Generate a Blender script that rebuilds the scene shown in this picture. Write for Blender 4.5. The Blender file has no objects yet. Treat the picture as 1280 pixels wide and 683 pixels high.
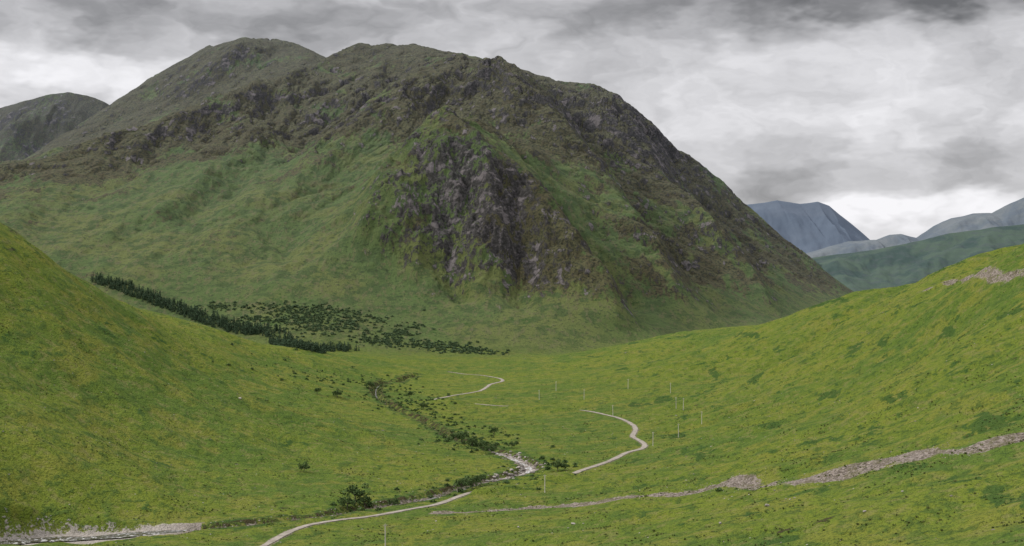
import bpy, math, numpy as np, time
T0=time.time()
rng=np.random.default_rng(7)
F=1778.0; Z0=120.0; VH=360.0
# ---------------------------------------------------------------- noise
def _h(ix,iy,s):
    h=(ix.astype(np.int64)*374761393+iy.astype(np.int64)*668265263+s*974634777)&0xffffffff
    h=((h^(h>>13))*1274126177)&0xffffffff
    h=(h^(h>>16))
    return h
def perlin(x,y,s=0):
    x0=np.floor(x);y0=np.floor(y);fx=x-x0;fy=y-y0
    u=fx*fx*fx*(fx*(fx*6-15)+10);v=fy*fy*fy*(fy*(fy*6-15)+10)
    def g(dx,dy):
        a=_h(x0+dx,y0+dy,s).astype(np.float32)*np.float32(2*math.pi/4294967296.0)
        return np.cos(a)*(fx-dx)+np.sin(a)*(fy-dy)
    a=g(0,0);b=g(1,0);c=g(0,1);d=g(1,1)
    return 1.5*((a+(b-a)*u)+((c+(d-c)*u)-(a+(b-a)*u))*v)
def fbm(x,y,sc,o=4,s=0,g=0.5):
    r=0;a=1;t=0
    for i in range(o):
        k=2.03**i/sc
        r=r+a*perlin(x*k+17.3*i,y*k-9.1*i,s+i);t+=a;a*=g
    return r/t
def ridged(x,y,sc,o=4,s=0,g=0.55):
    r=0;a=1;t=0
    for i in range(o):
        k=2.07**i/sc
        r=r+a*(1-2*np.abs(perlin(x*k+31.3*i,y*k-19.1*i,s+i)));t+=a;a*=g
    return r/t
def sst(a,b,x):
    t=np.clip((x-a)/(b-a),0,1);return t*t*(3-2*t)
# ---------------------------------------------------------------- rbf terrain control
class RBF:
    def __init__(s,P,c):
        P=np.array(P,float);s.c=c;s.X=P[:,0];s.Y=P[:,1];n=len(P)
        r=np.sqrt((s.X[:,None]-s.X)**2+(s.Y[:,None]-s.Y)**2+c*c)
        A=np.zeros((n+3,n+3));A[:n,:n]=r
        A[:n,n]=1;A[:n,n+1]=s.X/1000;A[:n,n+2]=s.Y/1000;A[n:,:n]=A[:n,n:].T
        b=np.zeros(n+3);b[:n]=P[:,2];w=np.linalg.solve(A,b);s.w=w[:n];s.p=w[n:]
    def __call__(s,x,y):
        h=s.p[0]+s.p[1]*x/1000+s.p[2]*y/1000
        gx=np.full_like(x,s.p[1]/1000);gy=np.full_like(x,s.p[2]/1000)
        for X,Y,w in zip(s.X,s.Y,s.w):
            dx=x-np.float32(X);dy=y-np.float32(Y);r=np.sqrt(dx*dx+dy*dy+np.float32(s.c*s.c))
            h=h+np.float32(w)*r;q=np.float32(w)/r;gx+=q*dx;gy+=q*dy
        return h,gx,gy
def W(u,v,Y): return ((u-640)/F*Y,Y,(VH-v)/F*Y)
G=[W(*a) for a in [
 (1280,310,1100),(1160,342,1400),(1050,370,1700),(880,410,2200),(790,435,2450),(700,449,2600),
 (1280,430,800),(1280,370,950),(1150,450,1050),(1000,450,1500),(1000,520,950),(1150,520,760),(1000,600,620),(1000,683,420),(1280,548,520),(1280,620,420),(1280,683,350),
 (640,683,560),(800,683,480),(330,683,650),(0,683,655),(0,665,700),(160,662,705),(640,600,880),(800,560,1020),(800,620,740),(700,510,1400),(620,480,1750),(560,465,2000),(900,500,1250),(800,480,1550),(850,445,1950),
 (0,280,1100),(60,325,1250),(110,352,1400),(250,405,1750),(370,435,2050),(430,441,2250),(0,400,950),(0,500,820),(0,600,730),(200,450,1250),(200,550,900),(200,630,760),(400,500,1350),(400,580,920),(400,628,790),(520,560,1020),(600,592,905),(330,460,1600),(500,475,1850),(560,540,1150),(640,446,2600),(500,447,2450)]]
G+= [(500,1200,48),(650,1700,20),(612,1900,-10),(900,2500,-70),(450,2600,-100),(250,2800,-125),(300,520,-20),(500,700,50),(200,300,-25),(0,0,-1.7),(0,60,-15),(0,150,-42),(-100,150,-65),(100,150,-34),(60,60,-10),(0,250,-68),(100,250,-58),(0,350,-85),(-150,350,-105),
 (0,-150,12),(200,0,25),(-200,0,-50),(400,250,50),(-600,1600,35),(-640,1350,80),(-700,2000,-40),(-700,2500,-90),(-700,1000,130),(-480,700,10),(-400,500,-60),(-220,450,-112),(-300,200,-95),(-1200,1500,150),(-1400,2500,-60),(1300,1500,150),(1500,2500,0),
 (0,3200,-130),(-1500,3500,-130),(1500,4200,-110),(0,4500,-130),(-2500,6000,-140),(0,6000,-140),(2500,6000,-140),(-450,2400,-100),(0,2400,-121)]
RG=RBF(G,60.)
sky=[(0,213,4500),(50,188,4800),(100,157,5000),(155,127,5150),(185,107,5200),(215,87,5200),(252,62,5200),(275,55,5200),(310,59,5180),(345,53,5150),(378,58,5050),(420,72,4850),(450,66,4720),(500,58,4650),(560,66,4600),(620,79,4550),(660,92,4520),(700,106,4500),(740,120,4500),(780,137,4450),(820,167,4400),(860,200,4350),(900,232,4300),(935,267,4250),(980,306,4200),(1030,341,4150),(1065,363,4100),(1110,392,4050)]
sky=[(u,v+4,Y) for u,v,Y in sky]
M=[W(*a) for a in sky]
M+=[(x*1.12,y+700,h*0.72-120) for (x,y,h) in M[::2]]
M+=[W(*a) for a in [(330,130,4200),(190,188,3900),(60,218,3700),(270,128,4600),(200,140,4750),(380,98,4500),(0,235,3600),(0,275,3200),(150,330,2900),(120,250,3400),(250,300,3100),(250,380,2720),(400,330,2900),(400,400,2640),(400,430,2520),(300,220,3600),(400,240,3450),(400,170,3900),(480,120,4200),(480,175,3700),
 (560,90,4250),(620,100,4050),(600,135,3800),(572,163,3500),(560,178,3330),(500,200,3380),(450,265,3130),(520,225,3180),(520,350,2860),(470,320,2930),(610,240,3100),(600,350,2860),(700,300,3020),(640,215,3250),(700,375,2780),(560,400,2690),(640,436,2560),(740,350,2900),(640,400,2680),(760,430,2640),
 (660,170,3700),(720,240,3500),(700,150,4000),(780,200,3950),(790,290,3450),(800,380,3100),(850,415,2950),(880,290,3750),(900,370,3300),(950,330,3900),(950,390,3400),(840,240,4050),(680,200,3480)]]
M+=[(-1000,2350,-170),(-600,2300,-190),(-200,2250,-210),(200,2300,-210),(500,2650,-180),(800,3000,-180),(1100,3500,-170),(1800,4200,-200),(2500,5500,-250),(-1800,3300,120),(-2200,4500,250),(-2600,5800,0),(-1600,2700,-50),(-1500,2000,-300),(0,1600,-400),(1200,2200,-350),(0,0,-1200),(0,6000,200),(1400,5200,-60)]
RM=RBF(M,60.)
# ribs (+) and corries / gullies (-) of the mountain: polyline in metres, height, half width
RIBS=[([W(*a) for a in L],A,w) for L,A,w in [
 ([(562,172,3400),(600,205,3230),(660,235,3150),(710,285,3000),(745,335,2900),(765,400,2740)],50,70),
 ([(622,98,4050),(670,130,3900),(735,190,3650),(790,260,3450),(835,330,3250),(880,395,3050)],50,85),
 ([(760,140,4250),(800,185,4050),(850,245,3850),(905,310,3650),(965,370,3450)],42,80),
 ([(590,150,3700),(680,225,3380),(740,275,3200),(790,350,3010),(820,405,2850)],-52,70),
 ([(700,125,4200),(770,215,3800),(830,290,3550),(890,350,3350),(930,395,3200)],-50,75),
 ([(840,175,4250),(890,270,4000),(950,340,3750)],-34,75),
 ([(440,78,4600),(385,98,4450),(330,126,4200),(255,165,4020),(190,186,3900),(100,208,3780),(0,225,3650)],46,85),
 ([(410,88,4750),(330,112,4550),(250,140,4400),(150,175,4200),(60,195,4100)],-50,100),
 ([(300,80,4950),(250,100,4850),(190,130,4700)],26,80),
 ([(345,75,4950),(300,95,4800),(250,118,4650)],-22,60),
 ([(568,165,3480),(520,196,3360),(478,240,3200),(462,300,3000)],38,55),
 ([(560,90,4250),(520,130,4050),(470,170,3850),(400,215,3600),(330,262,3350)],30,75),
 ([(600,120,3950),(540,165,3700),(470,205,3500),(410,260,3250),(350,320,3000)],-30,75),
 ([(470,90,4400),(430,130,4150),(380,180,3900),(300,235,3550),(230,290,3250)],-22,65),
 ([(330,180,3950),(260,240,3600),(190,300,3250)],16,60),([(200,200,3850),(130,260,3500),(70,310,3200)],-16,60),([(430,260,3350),(380,320,3050),(350,380,2800)],15,50),
 ([(545,250,3120),(560,310,2980),(575,370,2820)],-24,28),([(640,260,3110),(650,320,2950),(655,380,2760)],-26,30),
 ([(600,235,3150),(608,300,2990),(612,360,2830)],24,28),([(505,260,3120),(512,310,2980),(515,345,2880)],22,28)]]
def gully(x,y,gx,gy,scale,octs,gain=0.5,seed=50,b=0.6):
    px=x/scale;py=y/scale;m=np.sqrt(gx*gx+gy*gy)+1e-4
    sx=gx/m;sy=gy/m;ax=np.zeros_like(x);ay=np.zeros_like(x);h=np.zeros_like(x);a=1.0
    for o in range(octs):
        tx=sx+ax*b;ty=sy+ay*b;n=np.sqrt(tx*tx+ty*ty)+1e-4
        dx=-ty/n;dy=tx/n
        ix=np.floor(px);iy=np.floor(py);va=0;vx=0;wt=0
        for i in (-1,0,1,2):
            for j in (-1,0,1,2):
                hh=_h(ix+i,iy+j,seed+o)
                ox=i+((hh&0xffff).astype(np.float32)/65536-0.5)*0.9;oy=j+((hh>>16).astype(np.float32)/65536-0.5)*0.9
                qx=px-ix-ox;qy=py-iy-oy
                w=np.exp(-(qx*qx+qy*qy)*2.2)
                ph=(qx*dx+qy*dy)*5.6+(hh&0xff).astype(np.float32)*0.002
                va=va+np.cos(ph)*w;vx=vx-np.sin(ph)*w;wt=wt+w
        va=va/wt;vx=vx/wt
        h+=a*va;ax+=a*vx*dx;ay+=a*vx*dy
        a*=gain;px=px*2.0+3.7;py=py*2.0+1.3
    return h
def crag_mask(x,y,h):
    wx=x+90*perlin(x/120,y/120,5)+45*perlin(x/40,y/60,8);wy=y+80*perlin(x/120,y/120,6)
    # buttress face, tilting down to the right
    a=(wx+65)-0.40*(3040-wy);b=wy-3040
    c=np.exp(-((a/215)**2+(b/245)**2)**1.7)
    return c
def base(x,y):
    x=np.asarray(x,np.float32);y=np.asarray(y,np.float32)
    hg,gxg,gyg=RG(x,y);hm,gxm,gym=RM(x,y)
    k=24.;d=hm-hg;r=np.sqrt(d*d+k*k);h=0.5*(hg+hm+r)-3;t=0.5*(1+d/r)
    gx=gxg*(1-t)+gxm*t;gy=gyg*(1-t)+gym*t
    return h,gx,gy,t,hm-hg
KN=[]
def full(x,y,raw=False):
    h,gx,gy,t,dd=base(x,y)
    x=np.asarray(x,np.float32);y=np.asarray(y,np.float32)
    sl=np.sqrt(gx*gx+gy*gy)
    near=np.clip((y-60)/500,0,1)
    side=sst(0.05,0.22,sl)*(1-t)
    h=h+near*(1-t)*(1.8*fbm(x,y,120,3,11)+1.6*fbm(x,y,38,3,14)+0.7*fbm(x,y,13,3,12)+side*(3.8*fbm(x+0.4*y,y,90,4,13)))
    for cx,cy,rx,ry,a in KN: h=h+a*np.exp(-((x-cx)/rx)**2-((y-cy)/ry)**2)
    m=t>0.03
    if m.any():
        X=x[m];Y=y[m];tm=t[m];am=sst(0,260,dd[m])
        wx=X+45*fbm(X,Y,160,3,31);wy=Y+45*fbm(X,Y,160,3,35);rb=np.zeros_like(X)
        for L,A,w in RIBS:
            D2=np.full(X.shape,1e9,np.float32);R=3.2*w
            for i in range(len(L)-1):
                ax,ay=L[i][:2];bx,by=L[i+1][:2]
                s=np.where((wy>min(ay,by)-R)&(wy<max(ay,by)+R)&(wx>min(ax,bx)-R)&(wx<max(ax,bx)+R))[0]
                if not len(s): continue
                ex,ey=bx-ax,by-ay;tt_=np.clip(((wx[s]-ax)*ex+(wy[s]-ay)*ey)/(ex*ex+ey*ey),0,1)
                D2[s]=np.minimum(D2[s],(wx[s]-ax-tt_*ex)**2+(wy[s]-ay-tt_*ey)**2)
            d=np.sqrt(D2)
            rb+=A*np.exp(-(d/w)**1.4)
        g=gully(X+25*perlin(X/180,Y/180,3),Y+25*perlin(X/180,Y/180,4),gx[m],gy[m],340,6,0.54)
        c=crag_mask(X,Y,h[m])
        H_=h[m]
        up=sst(200,520,H_+120*fbm(X,Y,500,3,61))
        rough=np.clip(0.22+0.7*up+0.8*c+0.6*sst(-50,400,X)*sst(-60,100,H_),0,1.35)
        crest=1-0.6*sst(4200,4500,Y)
        dh=rb*sst(0,120,dd[m])+am*(8+20*rough)*g*crest + am*rough*crest*(11*ridged(X,Y,140,4,21)+6*ridged(X,Y,50,4,22))
        st=ridged(X+0.3*Y,Y,95,5,71)
        dh+=am*rough*crest*16*sst(0.0,0.35,st)
        dh+=c*(17*ridged(X,Y*0.5,55,4,23)+7*fbm(X*2.2,Y,40,4,25))
        dh+=am*3*fbm(X,Y,60,3,24)
        h=h.copy();h[m]+=dh
    mg=(t<0.5)&(sl>0.08)
    if mg.any():
        X=x[mg];Y=y[mg]
        h[mg]+=near[mg]*(1-t[mg])*2.8*sst(0.06,0.25,sl[mg])*gully(X,Y,gx[mg],gy[mg],75,3,0.5,90)
    return h,t
def cast(u,v,y0=300,y1=6000):
    """line of sight survey: first terrain hit on a bearing/elevation"""
    a=(u-640)/F;b=(VH-v)/F
    Y=np.geomspace(y0,y1,1200).astype(np.float32)
    h,_=full(a*Y,Y)
    k=np.where(h>b*Y)[0]
    i=k[0] if len(k) else -1
    return float(a*Y[i]),float(Y[i]),float(h[i])
def smooth_line(P,step):
    P=np.array(P,float)
    out=[]
    Q=np.vstack([2*P[0]-P[1],P,2*P[-1]-P[-2]])
    for i in range(1,len(Q)-2):
        a,b,c,d=Q[i-1],Q[i],Q[i+1],Q[i+2];n=max(2,int(np.linalg.norm(c-b)/step))
        for k in range(n):
            t=k/n;out.append(0.5*((2*b)+(-a+c)*t+(2*a-5*b+4*c-d)*t*t+(-a+3*b-3*c+d)*t**3))
    out.append(P[-1]);return np.array(out)
ROADS=[[(250,720),(330,683),(385,657),(470,645),(540,632),(580,618),(600,613),(640,608),(690,598),(720,590),(765,575),(785,565),(806,557),(791,546),(794,535),(780,525),(735,514),(705,512),(660,508),(620,507),(575,503),(545,499),(600,489),(612,481),(628,475),(600,469),(560,465)]]
RIV=[(-120,678),(0,673),(120,667),(190,662),(260,658),(380,647),(440,637),(520,622),(590,606),(632,595),(662,583),(640,570),(600,556),(565,545),(530,525),(490,505),(470,490),(480,478),(520,468)]
SCREE=[(1420,525),(1280,548),(1210,558),(1150,568),(1080,584),(1010,597),(930,606),(840,618),(740,628),(660,634),(600,638),(545,640)]
BARE=[(1160,362),(1195,353),(1240,346),(1285,338)]
def proj(L): return np.array([cast(u,v)[:2] for u,v in L])
road=proj(ROADS[0]);riv=proj(RIV);scree=proj(SCREE);bare=proj(BARE)
road_s=smooth_line(road,5);riv_s=smooth_line(riv,6);scree_s=smooth_line(scree,8);bare_s=smooth_line(bare,8)
def linez(L,k=9):
    z=full(L[:,0],L[:,1])[0]
    zz=np.pad(z,k,mode='edge');return np.convolve(zz,np.ones(2*k+1)/(2*k+1),'valid')
road_z=linez(road_s,3);riv_z=linez(riv_s,4)-np.where(riv_s[:,1]>1080,3.4,np.where(riv_s[:,0]<-160,1.5,2.6))
# heathery knolls on the near side of the road
for i in (6,7,8): 
    for f in (0,0.5):
        p=road[i]*(1-f)+road[i+1]*f;KN.append((p[0],p[1]-17,11,8,3.6))
for i in (17,18,20):
    for f in (0.1,0.6):
        p=road[i]*(1-f)+road[i+1]*f;KN.append((p[0],p[1]-26,17,14,4.0 if i!=18 else 2.2))
def dist(x,y,L,zL,R):
    D=np.full(x.shape,1e9,np.float32);Z=np.zeros(x.shape,np.float32)
    bb=(x>L[:,0].min()-R)&(x<L[:,0].max()+R)&(y>L[:,1].min()-R)&(y<L[:,1].max()+R)
    idx=np.where(bb.ravel())[0];X=x.ravel()[idx];Y=y.ravel()[idx];d=np.full(X.shape,1e9);z=np.zeros(X.shape)
    for i in range(len(L)-1):
        a=L[i];b=L[i+1]
        s=np.where((np.abs(Y-(a[1]+b[1])/2)<R+abs(b[1]-a[1]))&(np.abs(X-(a[0]+b[0])/2)<R+abs(b[0]-a[0])))[0]
        if len(s)==0: continue
        e=b-a;t=np.clip(((X[s]-a[0])*e[0]+(Y[s]-a[1])*e[1])/(e@e+1e-9),0,1)
        dd=np.hypot(X[s]-a[0]-t*e[0],Y[s]-a[1]-t*e[1]);zz=zL[i]+(zL[i+1]-zL[i])*t
        k=dd<d[s];d[s[k]]=dd[k];z[s[k]]=zz[k]
    D.ravel()[idx]=d;Z.ravel()[idx]=z
    return D,Z
def final(x,y):
    x=np.asarray(x,np.float32);y=np.asarray(y,np.float32)
    h,t=full(x,y)
    dr,zr=dist(x,y,riv_s,riv_z,40)
    wid=np.where(y>1080,1.2,3.2)+1.6*fbm(x,y,30,2,33)+11*sst(-150,-200,x)*(y<800)
    k=sst(wid+4.5,wid,dr);h=h*(1-k)+(zr-0.5)*k
    do,zo=dist(x,y,road_s,road_z,30)
    k=sst(7,3.0,do);h=h*(1-k)+(zo-0.25)*k
    ds,zs=dist(x,y,scree_s,np.zeros(len(scree_s)),60)
    h=h-0.8*sst(8,2,ds)
    db,_=dist(x,y,bare_s,np.zeros(len(bare_s)),60)
    return h,t,dr,do,ds,db
# ---------------------------------------------------------------- materials helpers
def newmat(name):
    m=bpy.data.materials.new(name);m.use_nodes=True;nt=m.node_tree;nt.nodes.clear();return m,nt
class N:
    def __init__(s,nt): s.nt=nt
    def n(s,t,**k):
        o=s.nt.nodes.new(t)
        for a,b in k.items(): setattr(o,a,b)
        return o
    def set(s,sock,v):
        if hasattr(v,'default_value') or hasattr(v,'is_output'): s.nt.links.new(v,sock)
        else: sock.default_value=v
    def m(s,op,a,b=None,c=None,clamp=False):
        o=s.n('ShaderNodeMath',operation=op,use_clamp=clamp);s.set(o.inputs[0],a)
        if b is not None: s.set(o.inputs[1],b)
        if c is not None: s.set(o.inputs[2],c)
        return o.outputs[0]
    def mix(s,f,a,b,mode='MIX'):
        o=s.n('ShaderNodeMix',data_type='RGBA',blend_type=mode);s.set(o.inputs[0],f);s.set(o.inputs[6],a if not isinstance(a,tuple) else (*a,1));s.set(o.inputs[7],b if not isinstance(b,tuple) else (*b,1));return o.outputs[2]
    def noise(s,vec,sc,det=4,rough=0.55,dist=0.0):
        o=s.n('ShaderNodeTexNoise');s.set(o.inputs['Vector'],vec);o.inputs['Scale'].default_value=sc;o.inputs['Detail'].default_value=det;o.inputs['Roughness'].default_value=rough;o.inputs['Distortion'].default_value=dist;return o.outputs['Fac']
    def ramp(s,f,a,b,lo=0.,hi=1.):
        o=s.n('ShaderNodeMapRange',interpolation_type='SMOOTHSTEP');s.set(o.inputs[0],f);o.inputs[1].default_value=a;o.inputs[2].default_value=b;o.inputs[3].default_value=lo;o.inputs[4].default_value=hi;return o.outputs[0]
    def out(s,col,rough=0.9,bump=None,bs=0.5,bd=1.0,spec=0.15):
        p=s.n('ShaderNodeBsdfPrincipled');s.set(p.inputs['Base Color'],col if not isinstance(col,tuple) else (*col,1));s.set(p.inputs['Roughness'],rough);p.inputs['Specular IOR Level'].default_value=spec
        if bump is not None:
            b=s.n('ShaderNodeBump');b.inputs['Strength'].default_value=bs;b.inputs['Distance'].default_value=bd;s.nt.links.new(bump,b.inputs['Height']);s.nt.links.new(b.outputs[0],p.inputs['Normal'])
        o=s.n('ShaderNodeOutputMaterial');s.nt.links.new(p.outputs[0],o.inputs[0]);return p
def terrain_mat(mountain):
    m,nt=newmat('mountain_heath_and_rock' if mountain else 'moorland_grass');q=N(nt)
    geo=q.n('ShaderNodeNewGeometry');P=geo.outputs['Position']
    sep=q.n('ShaderNodeSeparateXYZ');nt.links.new(P,sep.inputs[0])
    A=q.n('ShaderNodeAttribute',attribute_name='mask');sa=q.n('ShaderNodeSeparateColor');nt.links.new(A.outputs['Color'],sa.inputs[0])
    rock,heath,brk=sa.outputs[0],sa.outputs[1],sa.outputs[2];grav=A.outputs['Alpha']
    B=q.n('ShaderNodeAttribute',attribute_name='mask2');sb=q.n('ShaderNodeSeparateColor');nt.links.new(B.outputs['Color'],sb.inputs[0])
    mount,peat,crag=sb.outputs
    n200=q.noise(P,0.006,2,0.6);n40=q.noise(P,0.03,3,0.62);n8=q.noise(P,0.14,4,0.70);n2=q.noise(P,0.7,3,0.7)
    sv=q.n('ShaderNodeVectorMath',operation='MULTIPLY');nt.links.new(P,sv.inputs[0]);sv.inputs[1].default_value=(1.0,0.45,0.40)
    nr=q.noise(sv.outputs[0],0.075,5,0.74)   # stretched down the fall line
    if not mountain:
        g=q.mix(q.ramp(n200,0.40,0.60),(0.112,0.142,0.019),(0.076,0.118,0.019))
        g=q.mix(q.ramp(n40,0.49,0.60,0,0.75),g,(0.142,0.150,0.026))
        g=q.mix(q.ramp(nr,0.52,0.62,0,0.6),g,(0.050,0.090,0.019))
        g=q.mix(q.ramp(n8,0.52,0.63,0,0.75),g,(0.042,0.074,0.016))
        g=q.mix(q.ramp(n8,0.46,0.38,0,0.5),g,(0.158,0.146,0.056))
        g=q.mix(q.ramp(n2,0.50,0.63,0,0.55),g,(0.028,0.048,0.012))
    mg=q.mix(q.ramp(n200,0.38,0.62),(0.066,0.098,0.032),(0.094,0.110,0.036))
    mg=q.mix(q.ramp(n40,0.46,0.60,0,0.85),mg,(0.044,0.068,0.024))
    mg=q.mix(q.ramp(nr,0.50,0.61,0,0.75),mg,(0.100,0.098,0.048))
    mg=q.mix(q.ramp(n8,0.53,0.64,0,0.75),mg,(0.028,0.040,0.018))
    g=mg if mountain else q.mix(mount,g,mg)
    hn=q.m('ADD',heath,q.m('MULTIPLY',q.m('SUBTRACT',nr,0.5),1.8))
    hc=q.mix(q.ramp(n40,0.42,0.58),(0.062,0.052,0.028),(0.076,0.072,0.034))
    hc=q.mix(q.ramp(n8,0.48,0.58,0,0.85),hc,(0.020,0.021,0.013))
    g=q.mix(q.ramp(hn,0.38,0.62,0,0.9),g,hc)
    bn=q.m('ADD',brk,q.m('MULTIPLY',q.m('SUBTRACT',n8,0.5),1.8))
    bc=q.mix(q.ramp(n2,0.4,0.62),(0.026,0.056,0.013),(0.046,0.084,0.018))
    g=q.mix(q.ramp(bn,0.40,0.62,0,0.88),g,bc)
    rn=q.m('ADD',rock,q.m('MULTIPLY',q.m('SUBTRACT',nr,0.5),2.3));rn=q.m('ADD',rn,q.m('MULTIPLY',q.m('SUBTRACT',n40,0.5),1.0))
    rc=q.mix(q.ramp(n8,0.42,0.60),(0.026,0.024,0.026),(0.112,0.100,0.106))
    rc=q.mix(q.ramp(nr,0.44,0.56,0,0.7),rc,(0.028,0.027,0.023))
    rc=q.mix(q.ramp(n40,0.55,0.65,0,0.65),rc,(0.195,0.172,0.175))
    g=q.mix(q.ramp(rn,0.50,0.62,0,0.95),g,rc)
    if not mountain:
        pn=q.m('ADD',peat,q.m('MULTIPLY',q.m('SUBTRACT',n8,0.5),1.6))
        g=q.mix(q.ramp(pn,0.48,0.62,0,0.85),g,(0.045,0.032,0.018))
        gn=q.m('ADD',grav,q.m('MULTIPLY',q.m('SUBTRACT',n8,0.5),1.6));gn=q.m('ADD',gn,q.m('MULTIPLY',q.m('SUBTRACT',n2,0.5),0.9))
        gc=q.mix(q.ramp(n2,0.42,0.58),(0.10,0.082,0.066),(0.235,0.20,0.175));gc=q.mix(q.ramp(n8,0.50,0.62,0,0.65),gc,(0.085,0.08,0.035))
        pale=q.ramp(sep.outputs[0],-150,-185);gc=q.mix(q.m('MULTIPLY',pale,0.5),gc,(0.40,0.37,0.335))   # washed river gravel
        g=q.mix(q.ramp(gn,0.42,0.6),g,gc)
    # haze painted into the ground colour, a bluish tint growing with distance
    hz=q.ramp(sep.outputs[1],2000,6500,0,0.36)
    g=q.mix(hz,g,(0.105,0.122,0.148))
    bmp=q.m('ADD',q.m('MULTIPLY',n2,1.1),q.m('MULTIPLY',n8,3.4))
    bmp=q.m('ADD',bmp,q.m('MULTIPLY',q.m('MULTIPLY',nr,q.m('ADD',rock,0.25 if mountain else 0.14)),18.0))
    q.out(g,0.95,bmp,1.0,1.4,0.05)
    return m
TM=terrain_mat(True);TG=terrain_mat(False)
def mesh_grid(name,P,mat,attrs=None):
    nr,nc=P.shape[:2];me=bpy.data.meshes.new(name)
    nv=nr*nc;me.vertices.add(nv);me.vertices.foreach_set('co',P.reshape(-1).astype(np.float32))
    i=np.arange(nv).reshape(nr,nc);q=np.stack([i[:-1,:-1],i[:-1,1:],i[1:,1:],i[1:,:-1]],-1).reshape(-1,4)
    me.loops.add(q.size);me.loops.foreach_set('vertex_index',q.ravel().astype(np.int32))
    me.polygons.add(len(q));me.polygons.foreach_set('loop_start',(np.arange(len(q))*4).astype(np.int32))
    me.polygons.foreach_set('use_smooth',np.ones(len(q),bool))
    me.update(calc_edges=True)
    for k,v in (attrs or {}).items():
        a=me.attributes.new(k,'FLOAT_COLOR','POINT');a.data.foreach_set('color',v.reshape(-1).astype(np.float32))
    me.materials.append(mat);o=bpy.data.objects.new(name,me);bpy.context.collection.objects.link(o);return o
def slope_of(P):
    a=np.gradient(P,axis=1);b=np.gradient(P,axis=0);n=np.cross(a,b);n/=np.linalg.norm(n,axis=-1,keepdims=True)+1e-9
    return n
tt=np.linspace(-1,1,1101);S=0.6*tt+0.4*tt**3
def build(name,Ys,mat):
    Y=np.repeat(Ys[:,None],len(S),1);X=S[None,:]*(350+0.5*np.maximum(Y,0))
    sh=X.shape;x=X.ravel().astype(np.float32);y=Y.ravel().astype(np.float32)
    h,t,dr,do,ds,db=final(x,y)
    P=np.stack([X,Y,h.reshape(sh)+Z0],-1);n=slope_of(P);nz=np.abs(n[...,2]).ravel()
    st=np.sqrt(np.clip(1/np.maximum(nz,0.05)**2-1,0,9))
    c=crag_mask(x,y,h)*t
    up=sst(230,520,h+170*fbm(x,y,420,4,61)+0.16*(-x-600)*(x<-600))
    right=sst(-20,350,x-0.10*(y-3000)+120*fbm(x,y,300,3,64))
    rk=t*(sst(0.60,1.25,st+0.35*fbm(x,y,50,4,62))*(0.15+0.46*up+0.30*right)+0.62*c+0.24*up*sst(-0.1,0.35,fbm(x,y,45,4,59))+0.08*right*sst(-60,80,h))
    rk=np.clip(rk-0.24*c*sst(0,130,x),0,1)
    patch=fbm(x,y,150,5,63)
    ht=t*np.clip(0.9*up*sst(-0.5,0.2,patch)+0.4*up+0.85*right*sst(-0.45,0.15,fbm(x,y,110,4,65))+0.3*c+0.9*c*sst(-120,60,x)+0.4*sst(0.05,0.45,patch),0,1)*sst(-90,40,h)
    leftup=(1-t)*sst(-0.05,0.35,fbm(x,y,70,4,66))*0.42
    ht=np.maximum(ht,leftup*sst(-60,60,h))
    bk=(1-t)*np.clip(sst(0.10,0.42,fbm(x,y*0.45,34,5,67,0.6))*sst(0,150,x)*0.72+0.45*sst(0.1,0.4,fbm(x,y,40,4,68)),0,1)
    bk=np.maximum(bk,sst(26,8,dr)*0.6)
    bk=np.maximum(bk,t*0.5*sst(0.1,0.4,fbm(x,y,60,4,69))*sst(150,-60,h))
    sw=2.5+8.0*sst(70,160,x)+2.0*fbm(x,y,50,2,72)
    gr=np.maximum.reduce([sst(sw+4,sw*0.4,ds+5*fbm(x,y,16,3,70))*0.85,sst(9,3,db)*0.7,sst(6.5,4.0,dr)*0.8*(y<1070),sst(4.4,2.4,do)*0.55])
    gr=np.maximum(gr,sst(22,10,dr)*(x<-160)*(y<790)*1.0)
    pt=np.maximum(sst(13,7,dr)*0.55,(1-t)*0.42*sst(0.3,0.5,fbm(x,y,30,4,75)))
    m1=np.stack([rk,ht,bk,gr],-1);m2=np.stack([t,pt,c,np.ones_like(c)],-1)
    return mesh_grid(name,P,mat,{'mask':m1,'mask2':m2})
Yg=np.concatenate([np.linspace(-150,290,45),np.geomspace(300,2450,640)])
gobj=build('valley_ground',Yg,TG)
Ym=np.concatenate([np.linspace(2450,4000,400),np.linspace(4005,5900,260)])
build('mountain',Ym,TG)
# far ground to the horizon
yy=np.geomspace(5900,60000,60);Y=np.repeat(yy[:,None],200,1);X=np.linspace(-1,1,200)[None]*(350+0.5*Y)
h=full(X[0].astype(np.float32),Y[0].astype(np.float32))[0]
Zf=np.full(X.shape,-140.)+Z0;Zf[0]=h+Z0;Zf[1]=(h*0.9-14)+Z0
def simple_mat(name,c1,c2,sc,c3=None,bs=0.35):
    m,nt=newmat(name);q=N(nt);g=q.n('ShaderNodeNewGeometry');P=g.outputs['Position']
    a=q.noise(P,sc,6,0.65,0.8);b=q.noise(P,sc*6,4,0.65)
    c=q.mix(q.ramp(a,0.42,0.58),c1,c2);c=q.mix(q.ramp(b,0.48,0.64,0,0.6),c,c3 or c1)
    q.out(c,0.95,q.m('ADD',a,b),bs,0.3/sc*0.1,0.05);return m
mesh_grid('distant_valley_floor',np.stack([X,Y,Zf],-1),simple_mat('far_moor',(0.06,0.09,0.07),(0.08,0.11,0.08),0.002))
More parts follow.
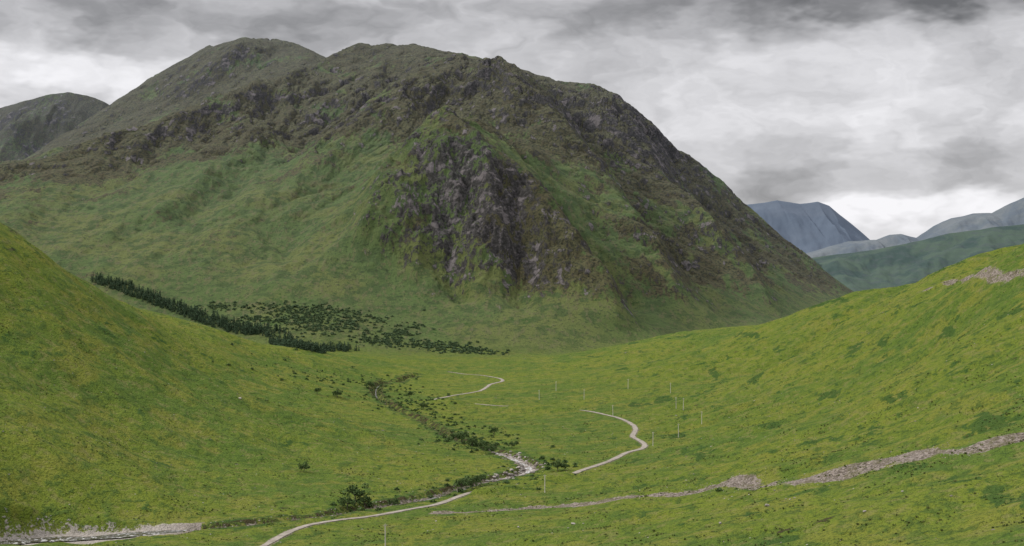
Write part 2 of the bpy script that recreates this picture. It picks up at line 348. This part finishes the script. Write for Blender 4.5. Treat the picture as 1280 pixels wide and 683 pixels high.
# ---------------------------------------------------------------- distant hills, haze baked into their base colours
def hill(name,crest,Yc,depth,mat,foot=-140,gs=500,amp=30,seed=200,nx=500,ny=160):
    cu=np.array([c[0] for c in crest],float);cv=np.array([c[1] for c in crest],float)
    cx=(cu-640)/F*Yc;ch=(VH-cv)/F*Yc
    X=np.linspace(cx[0],cx[-1],nx)[None]*np.ones((ny,1));D=np.linspace(-1,1,ny)[:,None]*np.ones((1,nx))
    Y=Yc+D*depth
    H=np.interp(X+depth*0.22*(D*perlin(X/depth/0.6,Y*0+seed,seed)),cx,ch)
    prof=(1-np.abs(D))**1.15
    h=foot+(H-foot)*prof
    x=X.ravel().astype(np.float32);y=Y.ravel().astype(np.float32)
    gy=np.gradient(h,axis=0)/(2*depth/ny);gx=np.gradient(h,axis=1)/((cx[-1]-cx[0])/nx)
    g=gully(x,y,gx.ravel().astype(np.float32),gy.ravel().astype(np.float32),gs,5,0.5,seed)
    e=(amp*g+amp*0.8*ridged(x,y,gs*0.8,5,seed+5)).reshape(X.shape)*sst(0,0.2,np.abs(D)+0.02)*sst(0,0.4,prof)
    e+=amp*0.25*fbm(x,y,gs*0.4,5,seed+9).reshape(X.shape)
    return mesh_grid(name,np.stack([X,Y,h+e+Z0],-1),mat)
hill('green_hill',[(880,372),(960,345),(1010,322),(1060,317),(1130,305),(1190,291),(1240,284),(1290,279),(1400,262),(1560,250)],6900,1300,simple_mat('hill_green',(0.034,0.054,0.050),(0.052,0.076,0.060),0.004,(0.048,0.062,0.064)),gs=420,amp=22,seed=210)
hill('grey_mountain',[(930,330),(1000,318),(1060,302),(1095,299),(1112,293),(1125,292),(1146,297),(1168,282),(1190,272),(1215,267),(1240,266),(1262,254),(1290,243),(1400,215),(1600,230)],9500,1500,simple_mat('hill_grey_haze',(0.084,0.102,0.124),(0.112,0.126,0.138),0.003,(0.092,0.110,0.122)),gs=600,amp=42,seed=220)  # blue-grey base colour includes painted haze
hill('blue_mountain',[(780,330),(850,290),(900,266),(925,256),(955,253),(972,250),(1000,254),(1022,251),(1036,256),(1050,268),(1066,281),(1088,300),(1130,330),(1200,352)],13000,1800,simple_mat('hill_blue_haze',(0.074,0.094,0.126),(0.082,0.101,0.132),0.0015,None,0.2),gs=1000,amp=38,seed=230)  # blue of the farthest peak is air haze put into its colour
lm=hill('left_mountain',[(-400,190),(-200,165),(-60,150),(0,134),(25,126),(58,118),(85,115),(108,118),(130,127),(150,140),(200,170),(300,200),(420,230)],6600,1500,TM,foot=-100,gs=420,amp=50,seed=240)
nv=len(lm.data.vertices)
co=np.empty(nv*3,np.float32);lm.data.vertices.foreach_get('co',co);co=co.reshape(-1,3)
r=np.clip(0.38+0.9*fbm(co[:,0],co[:,1],200,5,99),0,1);hh=np.clip(0.75+0.6*fbm(co[:,0],co[:,1],400,4,98),0,1)
for k,v in {'mask':np.stack([r,hh,r*0,r*0],-1),'mask2':np.stack([r*0+1,r*0,r*0,r*0+1],-1)}.items():
    a=lm.data.attributes.new(k,'FLOAT_COLOR','POINT');a.data.foreach_set('color',v.ravel().astype(np.float32))
# ---------------------------------------------------------------- road, river
def strip(name,L,z,w,mat,nw=5,wn=0.0):
    T=np.gradient(L,axis=0);T/=np.linalg.norm(T,axis=1,keepdims=True)+1e-9;Nn=np.stack([-T[:,1],T[:,0]],-1)
    ws=(w if np.ndim(w) else np.full(len(L),w))*(1+wn*perlin(np.arange(len(L))*0.35,np.zeros(len(L)),4))
    s=np.linspace(1,-1,nw)
    P=np.zeros((len(L),nw,3));P[...,:2]=L[:,None]+Nn[:,None]*(s[None,:,None]*ws[:,None,None]/2);P[...,2]=z[:,None]+Z0+0.04*(1-s**2)
    return mesh_grid(name,P,mat)
def road_mat():
    m,nt=newmat('worn_asphalt');q=N(nt);g=q.n('ShaderNodeNewGeometry');P=g.outputs['Position']
    a=q.noise(P,0.3,4);b=q.noise(P,3,4)
    c=q.mix(q.ramp(a,0.35,0.65),(0.18,0.155,0.13),(0.28,0.25,0.215));c=q.mix(q.ramp(b,0.4,0.7,0,0.5),c,(0.13,0.115,0.09))
    q.out(c,0.9,b,0.3,0.05);return m
strip('road',road_s,road_z,3.9,road_mat(),5,0.3)
def water_mat():
    m,nt=newmat('river_water');q=N(nt);g=q.n('ShaderNodeNewGeometry');P=g.outputs['Position']
    s=q.n('ShaderNodeSeparateXYZ');nt.links.new(P,s.inputs[0])
    fall=q.m('MULTIPLY',q.ramp(s.outputs[1],900,950),q.ramp(s.outputs[1],1075,1040))  # the cascade
    a=q.noise(P,0.35,4,0.6,1.0);b=q.noise(P,1.5,3)
    f=q.m('ADD',a,q.m('MULTIPLY',fall,0.10))
    c=q.mix(q.ramp(f,0.54,0.68),(0.028,0.024,0.016),(0.48,0.48,0.47))
    q.out(c,q.ramp(f,0.4,0.65,0.10,0.7),b,0.4,0.15,0.5);return m
ww=np.where(riv_s[:,0]<-165,13,np.where(riv_s[:,1]>1080,1.4,np.where(riv_s[:,1]<900,2.8,4.2)))*1.0
ww=np.convolve(np.pad(ww,3,mode='edge'),np.ones(7)/7,'valid')
strip('river',riv_s,riv_z,ww,water_mat(),5,0.4)
# ---------------------------------------------------------------- plants
def poly_obj(name,V,Fq,mats,mi=None,smooth=False):
    me=bpy.data.meshes.new(name);V=np.asarray(V,np.float32);me.vertices.add(len(V));me.vertices.foreach_set('co',V.ravel())
    k=Fq.shape[1];me.loops.add(Fq.size);me.loops.foreach_set('vertex_index',Fq.ravel().astype(np.int32))
    me.polygons.add(len(Fq));me.polygons.foreach_set('loop_start',(np.arange(len(Fq))*k).astype(np.int32))
    if mi is not None: me.polygons.foreach_set('material_index',mi.astype(np.int32))
    me.update(calc_edges=True)
    for m in mats: me.materials.append(m)
    o=bpy.data.objects.new(name,me);bpy.context.collection.objects.link(o);return o
def leaf_mat(name,c1,c2,sc=0.8):
    m,nt=newmat(name);q=N(nt);g=q.n('ShaderNodeNewGeometry');P=g.outputs['Position']
    c=q.mix(q.ramp(q.noise(P,sc,3),0.35,0.65),c1,c2);c=q.mix(q.m('MULTIPLY',g.outputs['Random Per Island'],0.5),c,c2)
    q.out(c,0.8,None,spec=0.1);return m
LM=leaf_mat('broadleaf_foliage',(0.030,0.058,0.020),(0.076,0.116,0.036));CM=leaf_mat('conifer_foliage',(0.024,0.050,0.027),(0.056,0.090,0.046))
WM=leaf_mat('birch_foliage',(0.040,0.070,0.034),(0.074,0.112,0.050),0.1);BM=leaf_mat('bracken_foliage',(0.030,0.060,0.014),(0.052,0.094,0.022),0.4)
RU=leaf_mat('rush_blades',(0.055,0.080,0.020),(0.115,0.128,0.042),0.06)
bm_,nt=newmat('bark');q=N(nt);g=q.n('ShaderNodeNewGeometry');nn=q.noise(g.outputs['Position'],4,4);q.out(q.mix(nn,(0.05,0.04,0.03),(0.16,0.14,0.12)),0.9,nn,0.5,0.05)
def cards(C,size,r,flat=0.0):
    n=len(C);a=r.normal(size=(n,3));a[:,2]*=(1-flat*0.6);a/=np.linalg.norm(a,axis=1,keepdims=True)
    b=np.cross(a,r.normal(size=(n,3)));b/=np.linalg.norm(b,axis=1,keepdims=True)
    s=(size*r.uniform(0.6,1.4,n))[:,None]
    V=np.stack([C-a*s-b*s*0.6,C+a*s*0.9-b*s*0.5,C+a*s+b*s*0.6,C-a*s*0.8+b*s*0.55],1).reshape(-1,3)
    return V,np.arange(4*n).reshape(-1,4)
def limb(p0,p1,r0,r1,k=6):
    p0=np.array(p0,float);p1=np.array(p1,float);d=p1-p0;d/=np.linalg.norm(d);a=np.cross(d,[0.3,0.9,0.1]);a/=np.linalg.norm(a);b=np.cross(d,a)
    th=np.arange(k)/k*2*math.pi;c=np.cos(th)[:,None]*a+np.sin(th)[:,None]*b
    V=np.vstack([p0+c*r0,p1+c*r1]);i=np.arange(k);Fc=np.stack([i,(i+1)%k,(i+1)%k+k,i+k],-1);return V,Fc
def join(parts):
    V=[];Fs=[];M=[];o=0
    for v,f,m in parts: V.append(v);Fs.append(f+o);M.append(np.full(len(f),m));o+=len(v)
    return np.vstack(V),np.vstack(Fs),np.concatenate(M)
def broadleaf(seed,H=8,R=3.5,n=900,ls=0.3):
    r=np.random.default_rng(seed);parts=[]
    top=np.array([r.normal()*0.4,r.normal()*0.4,H*0.6]);v,f=limb((0,0,-0.5),top,0.24,0.09);parts.append((v,f,0))
    cl=[];nb=11
    for i in range(nb):
        z=H*r.uniform(0.22,0.5);a=i*2.4+r.uniform(-.4,.4);L=R*r.uniform(0.5,1.0)
        st=top*z/(H*0.6);e=np.array([math.cos(a)*L,math.sin(a)*L,z+H*r.uniform(0.08,0.38)]);v,f=limb(st,e,0.10,0.03,5);parts.append((v,f,0));cl.append((e,R*r.uniform(0.28,0.5)))
    cl.append((top+[0,0,H*0.2],R*0.45));cl.append((top+[0.5,0.3,0],R*0.5))
    C=[]
    for e,rad in cl:
        k=n//len(cl);d=r.normal(size=(k,3));d/=np.linalg.norm(d,axis=1,keepdims=True);C.append(e+d*(rad*r.uniform(0.35,1,k)**0.5)[:,None]*[1,1,0.75])
    v,f=cards(np.vstack(C),ls,r);parts.append((v,f,1));return join(parts)
def conifer(seed,H=11):
    r=np.random.default_rng(seed);parts=[];v,f=limb((0,0,-0.5),(0,0,H),0.2,0.02,5);parts.append((v,f,0))
    C=[]
    for i in range(18):
        z=H*(0.06+0.92*i/18);R=2.5*(1-z/H)**0.7*r.uniform(0.75,1.15)+0.15;k=max(3,int(9*(1-i/20)))
        a=r.uniform(0,6.28)+np.arange(k)/k*6.28;q_=r.uniform(0.4,1,k)*R;C.append(np.stack([np.cos(a)*q_,np.sin(a)*q_,z-0.25*q_+r.normal(size=k)*0.15],-1))
    v,f=cards(np.vstack(C),0.65,r,1);parts.append((v,f,1));return join(parts)
def bush(seed,R=2.2,n=60,ls=0.6,hz=0.8):
    r=np.random.default_rng(seed);d=r.normal(size=(n,3));d/=np.linalg.norm(d,axis=1,keepdims=True);d[:,2]=np.abs(d[:,2])*hz
    C=d*(R*r.uniform(0.4,1,n))[:,None];v,f=cards(C,ls,r);a,b=limb((0,0,-0.3),(0,0,R*0.6),0.12,0.03,4);return join([(a,b,0),(v,f,1)])
def tuft(seed,n=7,H=0.6):
    r=np.random.default_rng(seed);a=r.uniform(0,6.28,n);d=np.stack([np.cos(a),np.sin(a),0*a],-1);s=np.stack([-np.sin(a),np.cos(a),0*a],-1)
    b=d*0.15;t=d*r.uniform(0.2,0.6,n)[:,None];t[:,2]=H*r.uniform(0.6,1,n);b[:,2]=-0.15
    V=np.stack([b-s*0.22,b+s*0.22,t+s*0.12,t-s*0.12],1).reshape(-1,3);return V,np.arange(4*n).reshape(-1,4),np.zeros(n,int)
def scatter(name,protos,XY,sc,mats,r,sink=0.1):
    z=final(XY[:,0],XY[:,1])[0]+Z0;Vs=[];Fs=[];Ms=[];o=0
    for i in range(len(XY)):
        v,f,m=protos[i%len(protos)];a=r.uniform(0,6.28);c,s=math.cos(a),math.sin(a);k=sc[i];R=np.array([[c,-s,0],[s,c,0],[0,0,1.]])
        Vs.append(v@R.T*k*np.array([1,1,r.uniform(0.85,1.2)])+[XY[i,0],XY[i,1],z[i]-sink]);Fs.append(f+o);Ms.append(m);o+=len(v)
    return poly_obj(name,np.vstack(Vs),np.vstack(Fs),mats,np.concatenate(Ms))
# conifer plantation along the shoulder of the left hill
B0=[(112,347),(140,357),(180,372),(220,387),(260,402),(300,413),(340,424),(368,431)]
pc=np.array([cast(u,v+5)[:2] for u,v in B0])
pcs=smooth_line(pc,2)
k=rng.integers(0,len(pcs),1700);tg=np.gradient(pcs,axis=0);tg/=np.linalg.norm(tg,axis=1,keepdims=True);nm_=np.stack([-tg[:,1],tg[:,0]],-1)
if nm_[len(nm_)//2,1]<0: nm_=-nm_
XY=pcs[k]+nm_[k]*rng.uniform(-4,36,1700)[:,None]*np.linspace(0.7,1.3,len(pcs))[k][:,None]+rng.normal(size=(1700,2))*1.8
cons=[conifer(s) for s in range(4)]
scatter('conifer_plantation',cons,XY,rng.uniform(0.6,1.2,len(XY))*(1.0+0.4*perlin(XY[:,0]/18,XY[:,1]/18,3)),[bm_,CM],rng)
kc=np.array([cast(u,438)[:2] for u in (385,400,415,430)]);k=rng.integers(0,4,160);XY=kc[k]+rng.normal(size=(160,2))*[9,14]
scatter('conifer_grove',cons,XY,rng.uniform(0.7,1.1,160),[bm_,CM],rng)
# birch woodland on the mountain foot
wc=[]
for (u,v,su,sv,n) in [(290,385,18,1.5,60),(345,388,12,2,60),(385,392,25,3,220),(370,403,28,2,200),(440,398,14,3,80),(440,408,8,2,50),(400,412,22,1.5,90),(480,428,20,2,140),(500,418,12,2,70),(540,433,28,1.8,170),(580,439,22,1.5,120),(320,401,16,2,60),(520,410,12,1.5,20),(610,442,12,1.0,30),(470,402,12,1.2,30),(270,386,10,1,20),(430,415,50,9,110)]:
    for i in range(n): wc.append((u+rng.normal()*su,v+rng.normal()*sv))
wc=np.array(wc)
def cast_many(uv,y0=300,y1=4200,n=700):
    a=(uv[:,0]-640)/F;b=(VH-uv[:,1])/F;Y=np.geomspace(y0,y1,n).astype(np.float32)
    out=[]
    for s in range(0,len(uv),200):
        A=a[s:s+200,None]*Y[None];H=base(A.ravel(),np.broadcast_to(Y,A.shape).ravel())[0].reshape(A.shape)
        hit=H>b[s:s+200,None]*Y[None];i=np.argmax(hit,1);i[~hit.any(1)]=0;out.append(np.stack([A[np.arange(len(i)),i],Y[i]],-1))
    return np.vstack(out)
XY=cast_many(wc);XY=XY[XY[:,1]>1500];XY+=rng.normal(size=XY.shape)*[2,9]
bus=[bush(s,2.6,45,0.8,0.9) for s in range(5)]
scatter('birch_woodland',bus,XY,rng.uniform(0.45,1.45,len(XY)),[bm_,WM],rng)
# scattered scrub along the burn
sc_=[]
for (u,v,su,sv,n) in [(500,500,28,9,90),(450,476,35,6,90),(482,486,18,8,60),(540,512,22,9,75),(400,470,30,5,30),(560,546,14,5,50),(600,556,16,6,60),(690,584,14,4,16),(590,604,14,4,24),(450,628,16,4,20),(340,455,30,8,20),(620,548,20,6,25),(800,600,90,14,18),(560,530,18,8,45),(660,590,20,6,16),(520,615,40,4,18)]:
    for i in range(n): sc_.append((u+rng.normal()*su,v+rng.normal()*sv))
XY=cast_many(np.array(sc_));XY=XY[XY[:,1]>400]
scatter('riverside_scrub',[bush(20+s,1.7,50,0.45,1.0) for s in range(4)],XY,rng.uniform(0.35,1.35,len(XY)),[bm_,LM],rng)
# bracken clumps on the right-hand slope
XYc=np.stack([rng.uniform(-60,430,60000),rng.uniform(380,2100,60000)],-1)
f1=fbm(XYc[:,0].astype(np.float32),(XYc[:,1]*0.45).astype(np.float32),34,5,67,0.6)
XYc=XYc[(f1>0.12)&(rng.uniform(size=60000)<sst(0.12,0.5,f1)*sst(-20,150,XYc[:,0]))][:9000]
scatter('bracken',[bush(40+s,0.8,12,0.3,0.4) for s in range(3)],XYc,rng.uniform(0.4,1.0,len(XYc)),[bm_,BM],rng)
# rush tussocks over the whole glen
n_=150000;XYc=np.stack([rng.uniform(-480,480,n_),np.exp(rng.uniform(math.log(340),math.log(1700),n_))],-1)
f1=fbm(XYc[:,0].astype(np.float32),XYc[:,1].astype(np.float32),28,4,81,0.6)
ok=(np.abs(XYc[:,0])<XYc[:,1]*0.40+20)&(rng.uniform(size=n_)<sst(0.0,0.5,f1)+0.02)
XYc=XYc[ok]
dd_=np.minimum(dist(XYc[:,0],XYc[:,1],road_s,road_z,20)[0],dist(XYc[:,0],XYc[:,1],riv_s,riv_z,20)[0]);XYc=XYc[dd_>5][:18000]
scatter('rush_tussocks',[tuft(s) for s in range(5)],XYc,rng.uniform(0.5,1.3,len(XYc)),[RU],rng)
# single broadleaf trees
protos=[]
for s in range(4):
    v,f,m=broadleaf(60+s,8,3.6,1000,0.28);o=poly_obj('tmp',v,f,[bm_,LM],m);protos.append(o.data);bpy.data.objects.remove(o)
TR=[(445,630,1.6,'alder_tree'),(434,634,1.15,'alder_tree'),(456,631,1.0,'alder_tree'),(492,628,0.9,'alder_tree'),(577,614,1.15,'alder_tree'),(590,611,1.2,'alder_tree'),(601,607,1.0,'alder_tree'),(380,590,0.95,'birch_tree'),(697,590,1.1,'alder_tree'),(706,588,0.8,'alder_tree'),(578,555,1.4,'birch_tree'),(590,558,1.2,'birch_tree'),(604,564,1.1,'birch_tree'),(614,568,1.1,'birch_tree'),(397,493,1.0,'birch_tree'),(422,497,1.3,'birch_tree'),(617,545,1.1,'birch_tree'),(640,560,0.8,'birch_tree'),(568,548,1.1,'birch_tree'),(530,512,1.1,'birch_tree'),(512,498,1.2,'birch_tree'),(462,486,1.3,'birch_tree')]
for i,(u,v,s,nm) in enumerate(TR):
    x,y,_=cast(u,v);z=float(final(np.array([x]),np.array([y]))[0][0])+Z0
    o=bpy.data.objects.new(nm,protos[i%4]);bpy.context.collection.objects.link(o);o.location=(x,y,z-0.2);o.scale=(s,s,s*0.9);o.rotation_euler=(0,0,i*1.7)
# ---------------------------------------------------------------- stones
rm,nt=newmat('grey_stone');q=N(nt);g=q.n('ShaderNodeNewGeometry');P=g.outputs['Position']
c=q.mix(g.outputs['Random Per Island'],(0.14,0.12,0.105),(0.32,0.29,0.265));c=q.mix(q.ramp(q.noise(P,1.5,3),0.5,0.7,0,0.6),c,(0.09,0.085,0.07));q.out(c,0.9)
import bmesh
def stone(seed):
    r=np.random.default_rng(seed);b=bmesh.new();bmesh.ops.create_icosphere(b,subdivisions=2,radius=1.0)
    V=np.array([v.co[:] for v in b.verts]);Fs=np.array([[v.index for v in f.verts] for f in b.faces]);b.free()
    for _ in range(9):
        d=r.normal(size=3);d/=np.linalg.norm(d);k=V@d;lim=r.uniform(0.5,0.85);V=V-np.maximum(k-lim,0)[:,None]*d
    V=V*[1.2,0.9,0.7];return V,Fs,np.zeros(len(Fs),int)
sts=[stone(s) for s in range(6)]
def along(L,n,w,r): 
    k=r.integers(0,len(L),n);return L[k]+r.normal(size=(n,2))*w
XY=np.vstack([along(scree_s,800,2.5,rng),along(scree_s[scree_s[:,0]>90],2800,6.0,rng)]);scatter('scree_stones',sts,XY,rng.uniform(0.08,0.34,len(XY)),[rm],rng,0.05)
m_=(riv_s[:,1]>900)&(riv_s[:,1]<1060);XY=along(riv_s[m_],520,4.0,rng);scatter('river_boulders',sts,XY,rng.uniform(0.5,1.9,len(XY)),[rm],rng)
m_=(riv_s[:,1]<900);XY=along(riv_s[m_],700,5.5,rng);scatter('riverbed_stones',sts,XY,rng.uniform(0.15,0.6,len(XY)),[rm],rng)
XY=np.stack([rng.uniform(-350,350,1400),rng.uniform(380,1300,1400)],-1);scatter('moorland_stones',sts,XY,rng.uniform(0.15,0.6,1400),[rm],rng)
for i,(u,v,s) in enumerate([(716,656,1.1),(958,633,1.2),(648,659,0.7),(545,652,0.6),(1080,640,0.7),(900,655,0.8),(300,500,1.3),(845,520,1.0)]):
    x,y,_=cast(u,v);z=float(final(np.array([x]),np.array([y]))[0][0])+Z0
    V,Fs,_m=sts[i%6];o=poly_obj('boulder',V,Fs,[rm]);o.location=(x,y,z+0.2*s);o.scale=(s,s,s);o.rotation_euler=(0.2,0.1,i)
# ---------------------------------------------------------------- utility poles
wm,nt=newmat('weathered_wood');q=N(nt);g=q.n('ShaderNodeNewGeometry');nn=q.noise(g.outputs['Position'],3,4);q.out(q.mix(nn,(0.34,0.31,0.27),(0.52,0.49,0.44)),0.9)
parts=[limb((0,0,-1),(0,0,10.5),0.27,0.2,8)+(0,),limb((-1.0,0,9.9),(1.0,0,9.9),0.1,0.1,4)+(0,)]
for xx in (-0.9,0,0.9): parts.append(limb((xx,0,9.95 if xx else 10.4),(xx,0,10.25 if xx else 10.75),0.06,0.03,6)+(0,))
V,Fs,_m=join(parts);po=poly_obj('tmp',V,Fs,[wm]);pm=po.data;bpy.data.objects.remove(po)
for i,(u,v) in enumerate([(482,684),(681,616),(816,558),(848,547),(877,531),(854,514),(845,511),(838,492),(785,487),(766,520),(695,489),(730,500),(674,500)]):
    x,y,_=cast(u,v);z=float(final(np.array([x]),np.array([y]))[0][0])+Z0
    o=bpy.data.objects.new('utility_pole',pm);bpy.context.collection.objects.link(o);o.location=(x,y,z);o.rotation_euler=(0,0.01*(i%3-1),0.4)
# ---------------------------------------------------------------- sky
SE,SR=math.radians(40),math.radians(-84)
w=bpy.data.worlds.new('World');bpy.context.scene.world=w;w.use_nodes=True;nt=w.node_tree;nt.nodes.clear();q=N(nt)
sk=q.n('ShaderNodeTexSky',sky_type='NISHITA');sk.sun_disc=False;sk.sun_elevation=SE;sk.sun_rotation=SR
tc=q.n('ShaderNodeTexCoord');D=tc.outputs['Generated'];s3=q.n('ShaderNodeSeparateXYZ');nt.links.new(D,s3.inputs[0]);dx,dy,dz=s3.outputs
az=q.m('ARCTAN2',dx,dy);el=q.m('ARCSINE',dz)
def comb(a,b,c):
    o=q.n('ShaderNodeCombineXYZ');q.set(o.inputs[0],a);q.set(o.inputs[1],b);q.set(o.inputs[2],c);return o.outputs[0]
warp=q.noise(comb(q.m('MULTIPLY',az,10),q.m('MULTIPLY',el,24),0.0),1,4,0.6)
warp2=q.noise(comb(q.m('MULTIPLY',az,10),q.m('MULTIPLY',el,24),7.0),1,4,0.6)
azw=q.m('ADD',az,q.m('MULTIPLY',q.m('SUBTRACT',warp,0.5),0.16));elw=q.m('ADD',el,q.m('MULTIPLY',q.m('SUBTRACT',warp2,0.5),0.08))
zc=q.m('MAXIMUM',q.m('ADD',dz,0.12),0.03)
deck=q.noise(comb(q.m('DIVIDE',dx,zc),q.m('DIVIDE',dy,zc),0.0),0.9,3,0.5,0.3)
puff=q.noise(comb(q.m('MULTIPLY',azw,14),q.m('MULTIPLY',elw,24),3.0),1.0,6,0.50,0.15)
val=q.m('ADD',0.655,q.m('MULTIPLY',q.m('SUBTRACT',deck,0.5),0.25));val=q.m('ADD',val,q.m('MULTIPLY',q.m('SUBTRACT',puff,0.5),0.80))
def blob(u,v,su,sv,a):
    global val
    A=q.m('DIVIDE',q.m('SUBTRACT',azw,(u-640)/F),su/F);E=q.m('DIVIDE',q.m('SUBTRACT',elw,(VH-v)/F),sv/F)
    e=q.m('POWER',2.718,q.m('MULTIPLY',q.m('ADD',q.m('MULTIPLY',A,A),q.m('MULTIPLY',E,E)),-1.0));val=q.m('ADD',val,q.m('MULTIPLY',e,a))
for b in [(150,35,330,48,-0.20),(30,112,120,18,0.24),(720,30,240,36,-0.20),(1080,5,330,36,-0.40),(960,95,200,42,0.14),(1120,140,230,50,0.06),(1150,272,190,22,0.30),(1010,225,130,22,-0.20),(1220,202,120,20,-0.12)]: blob(*b)
val=q.m('MINIMUM',q.m('MAXIMUM',val,0.20),0.92);lin=q.m('POWER',val,1.25)
zen=q.ramp(dz,0.20,0.75,0,1)   # an overcast deck is brighter towards the zenith
br_=q.m('MULTIPLY',lin,q.m('ADD',1.0,q.m('MULTIPLY',zen,1.8)))
cc=q.n('ShaderNodeCombineColor');nt.links.new(q.m('MULTIPLY',br_,0.99),cc.inputs[0]);nt.links.new(q.m('MULTIPLY',br_,0.98),cc.inputs[1]);nt.links.new(q.m('MULTIPLY',br_,1.01),cc.inputs[2])
b1=q.n('ShaderNodeBackground');nt.links.new(sk.outputs[0],b1.inputs[0]);b1.inputs[1].default_value=0.08
b2=q.n('ShaderNodeBackground');nt.links.new(cc.outputs[0],b2.inputs[0]);b2.inputs[1].default_value=1.1
mx=q.n('ShaderNodeMixShader');mx.inputs[0].default_value=0.94;nt.links.new(b1.outputs[0],mx.inputs[1]);nt.links.new(b2.outputs[0],mx.inputs[2])
wo=q.n('ShaderNodeOutputWorld');nt.links.new(mx.outputs[0],wo.inputs[0])
L=bpy.data.lights.new('sun','SUN');L.energy=3.3;L.angle=math.radians(10);L.color=(1,0.96,0.88);lo=bpy.data.objects.new('sun',L);bpy.context.collection.objects.link(lo)
from mathutils import Vector
d=Vector((math.sin(SR)*math.cos(SE),math.cos(SR)*math.cos(SE),math.sin(SE)));lo.rotation_euler=d.to_track_quat('Z','Y').to_euler();lo.location=(-300,0,900)
cam=bpy.data.cameras.new('camera');co_=bpy.data.objects.new('camera',cam);bpy.context.collection.objects.link(co_);co_.location=(0,0,Z0)
cam.lens=50.0;cam.sensor_width=36;cam.clip_start=0.5;cam.clip_end=90000
co_.rotation_euler=(math.radians(90)+math.atan((VH-341.5)/F),0,0)
sc=bpy.context.scene;sc.camera=co_;sc.view_settings.view_transform='Standard';sc.view_settings.look='None';sc.view_settings.exposure=0
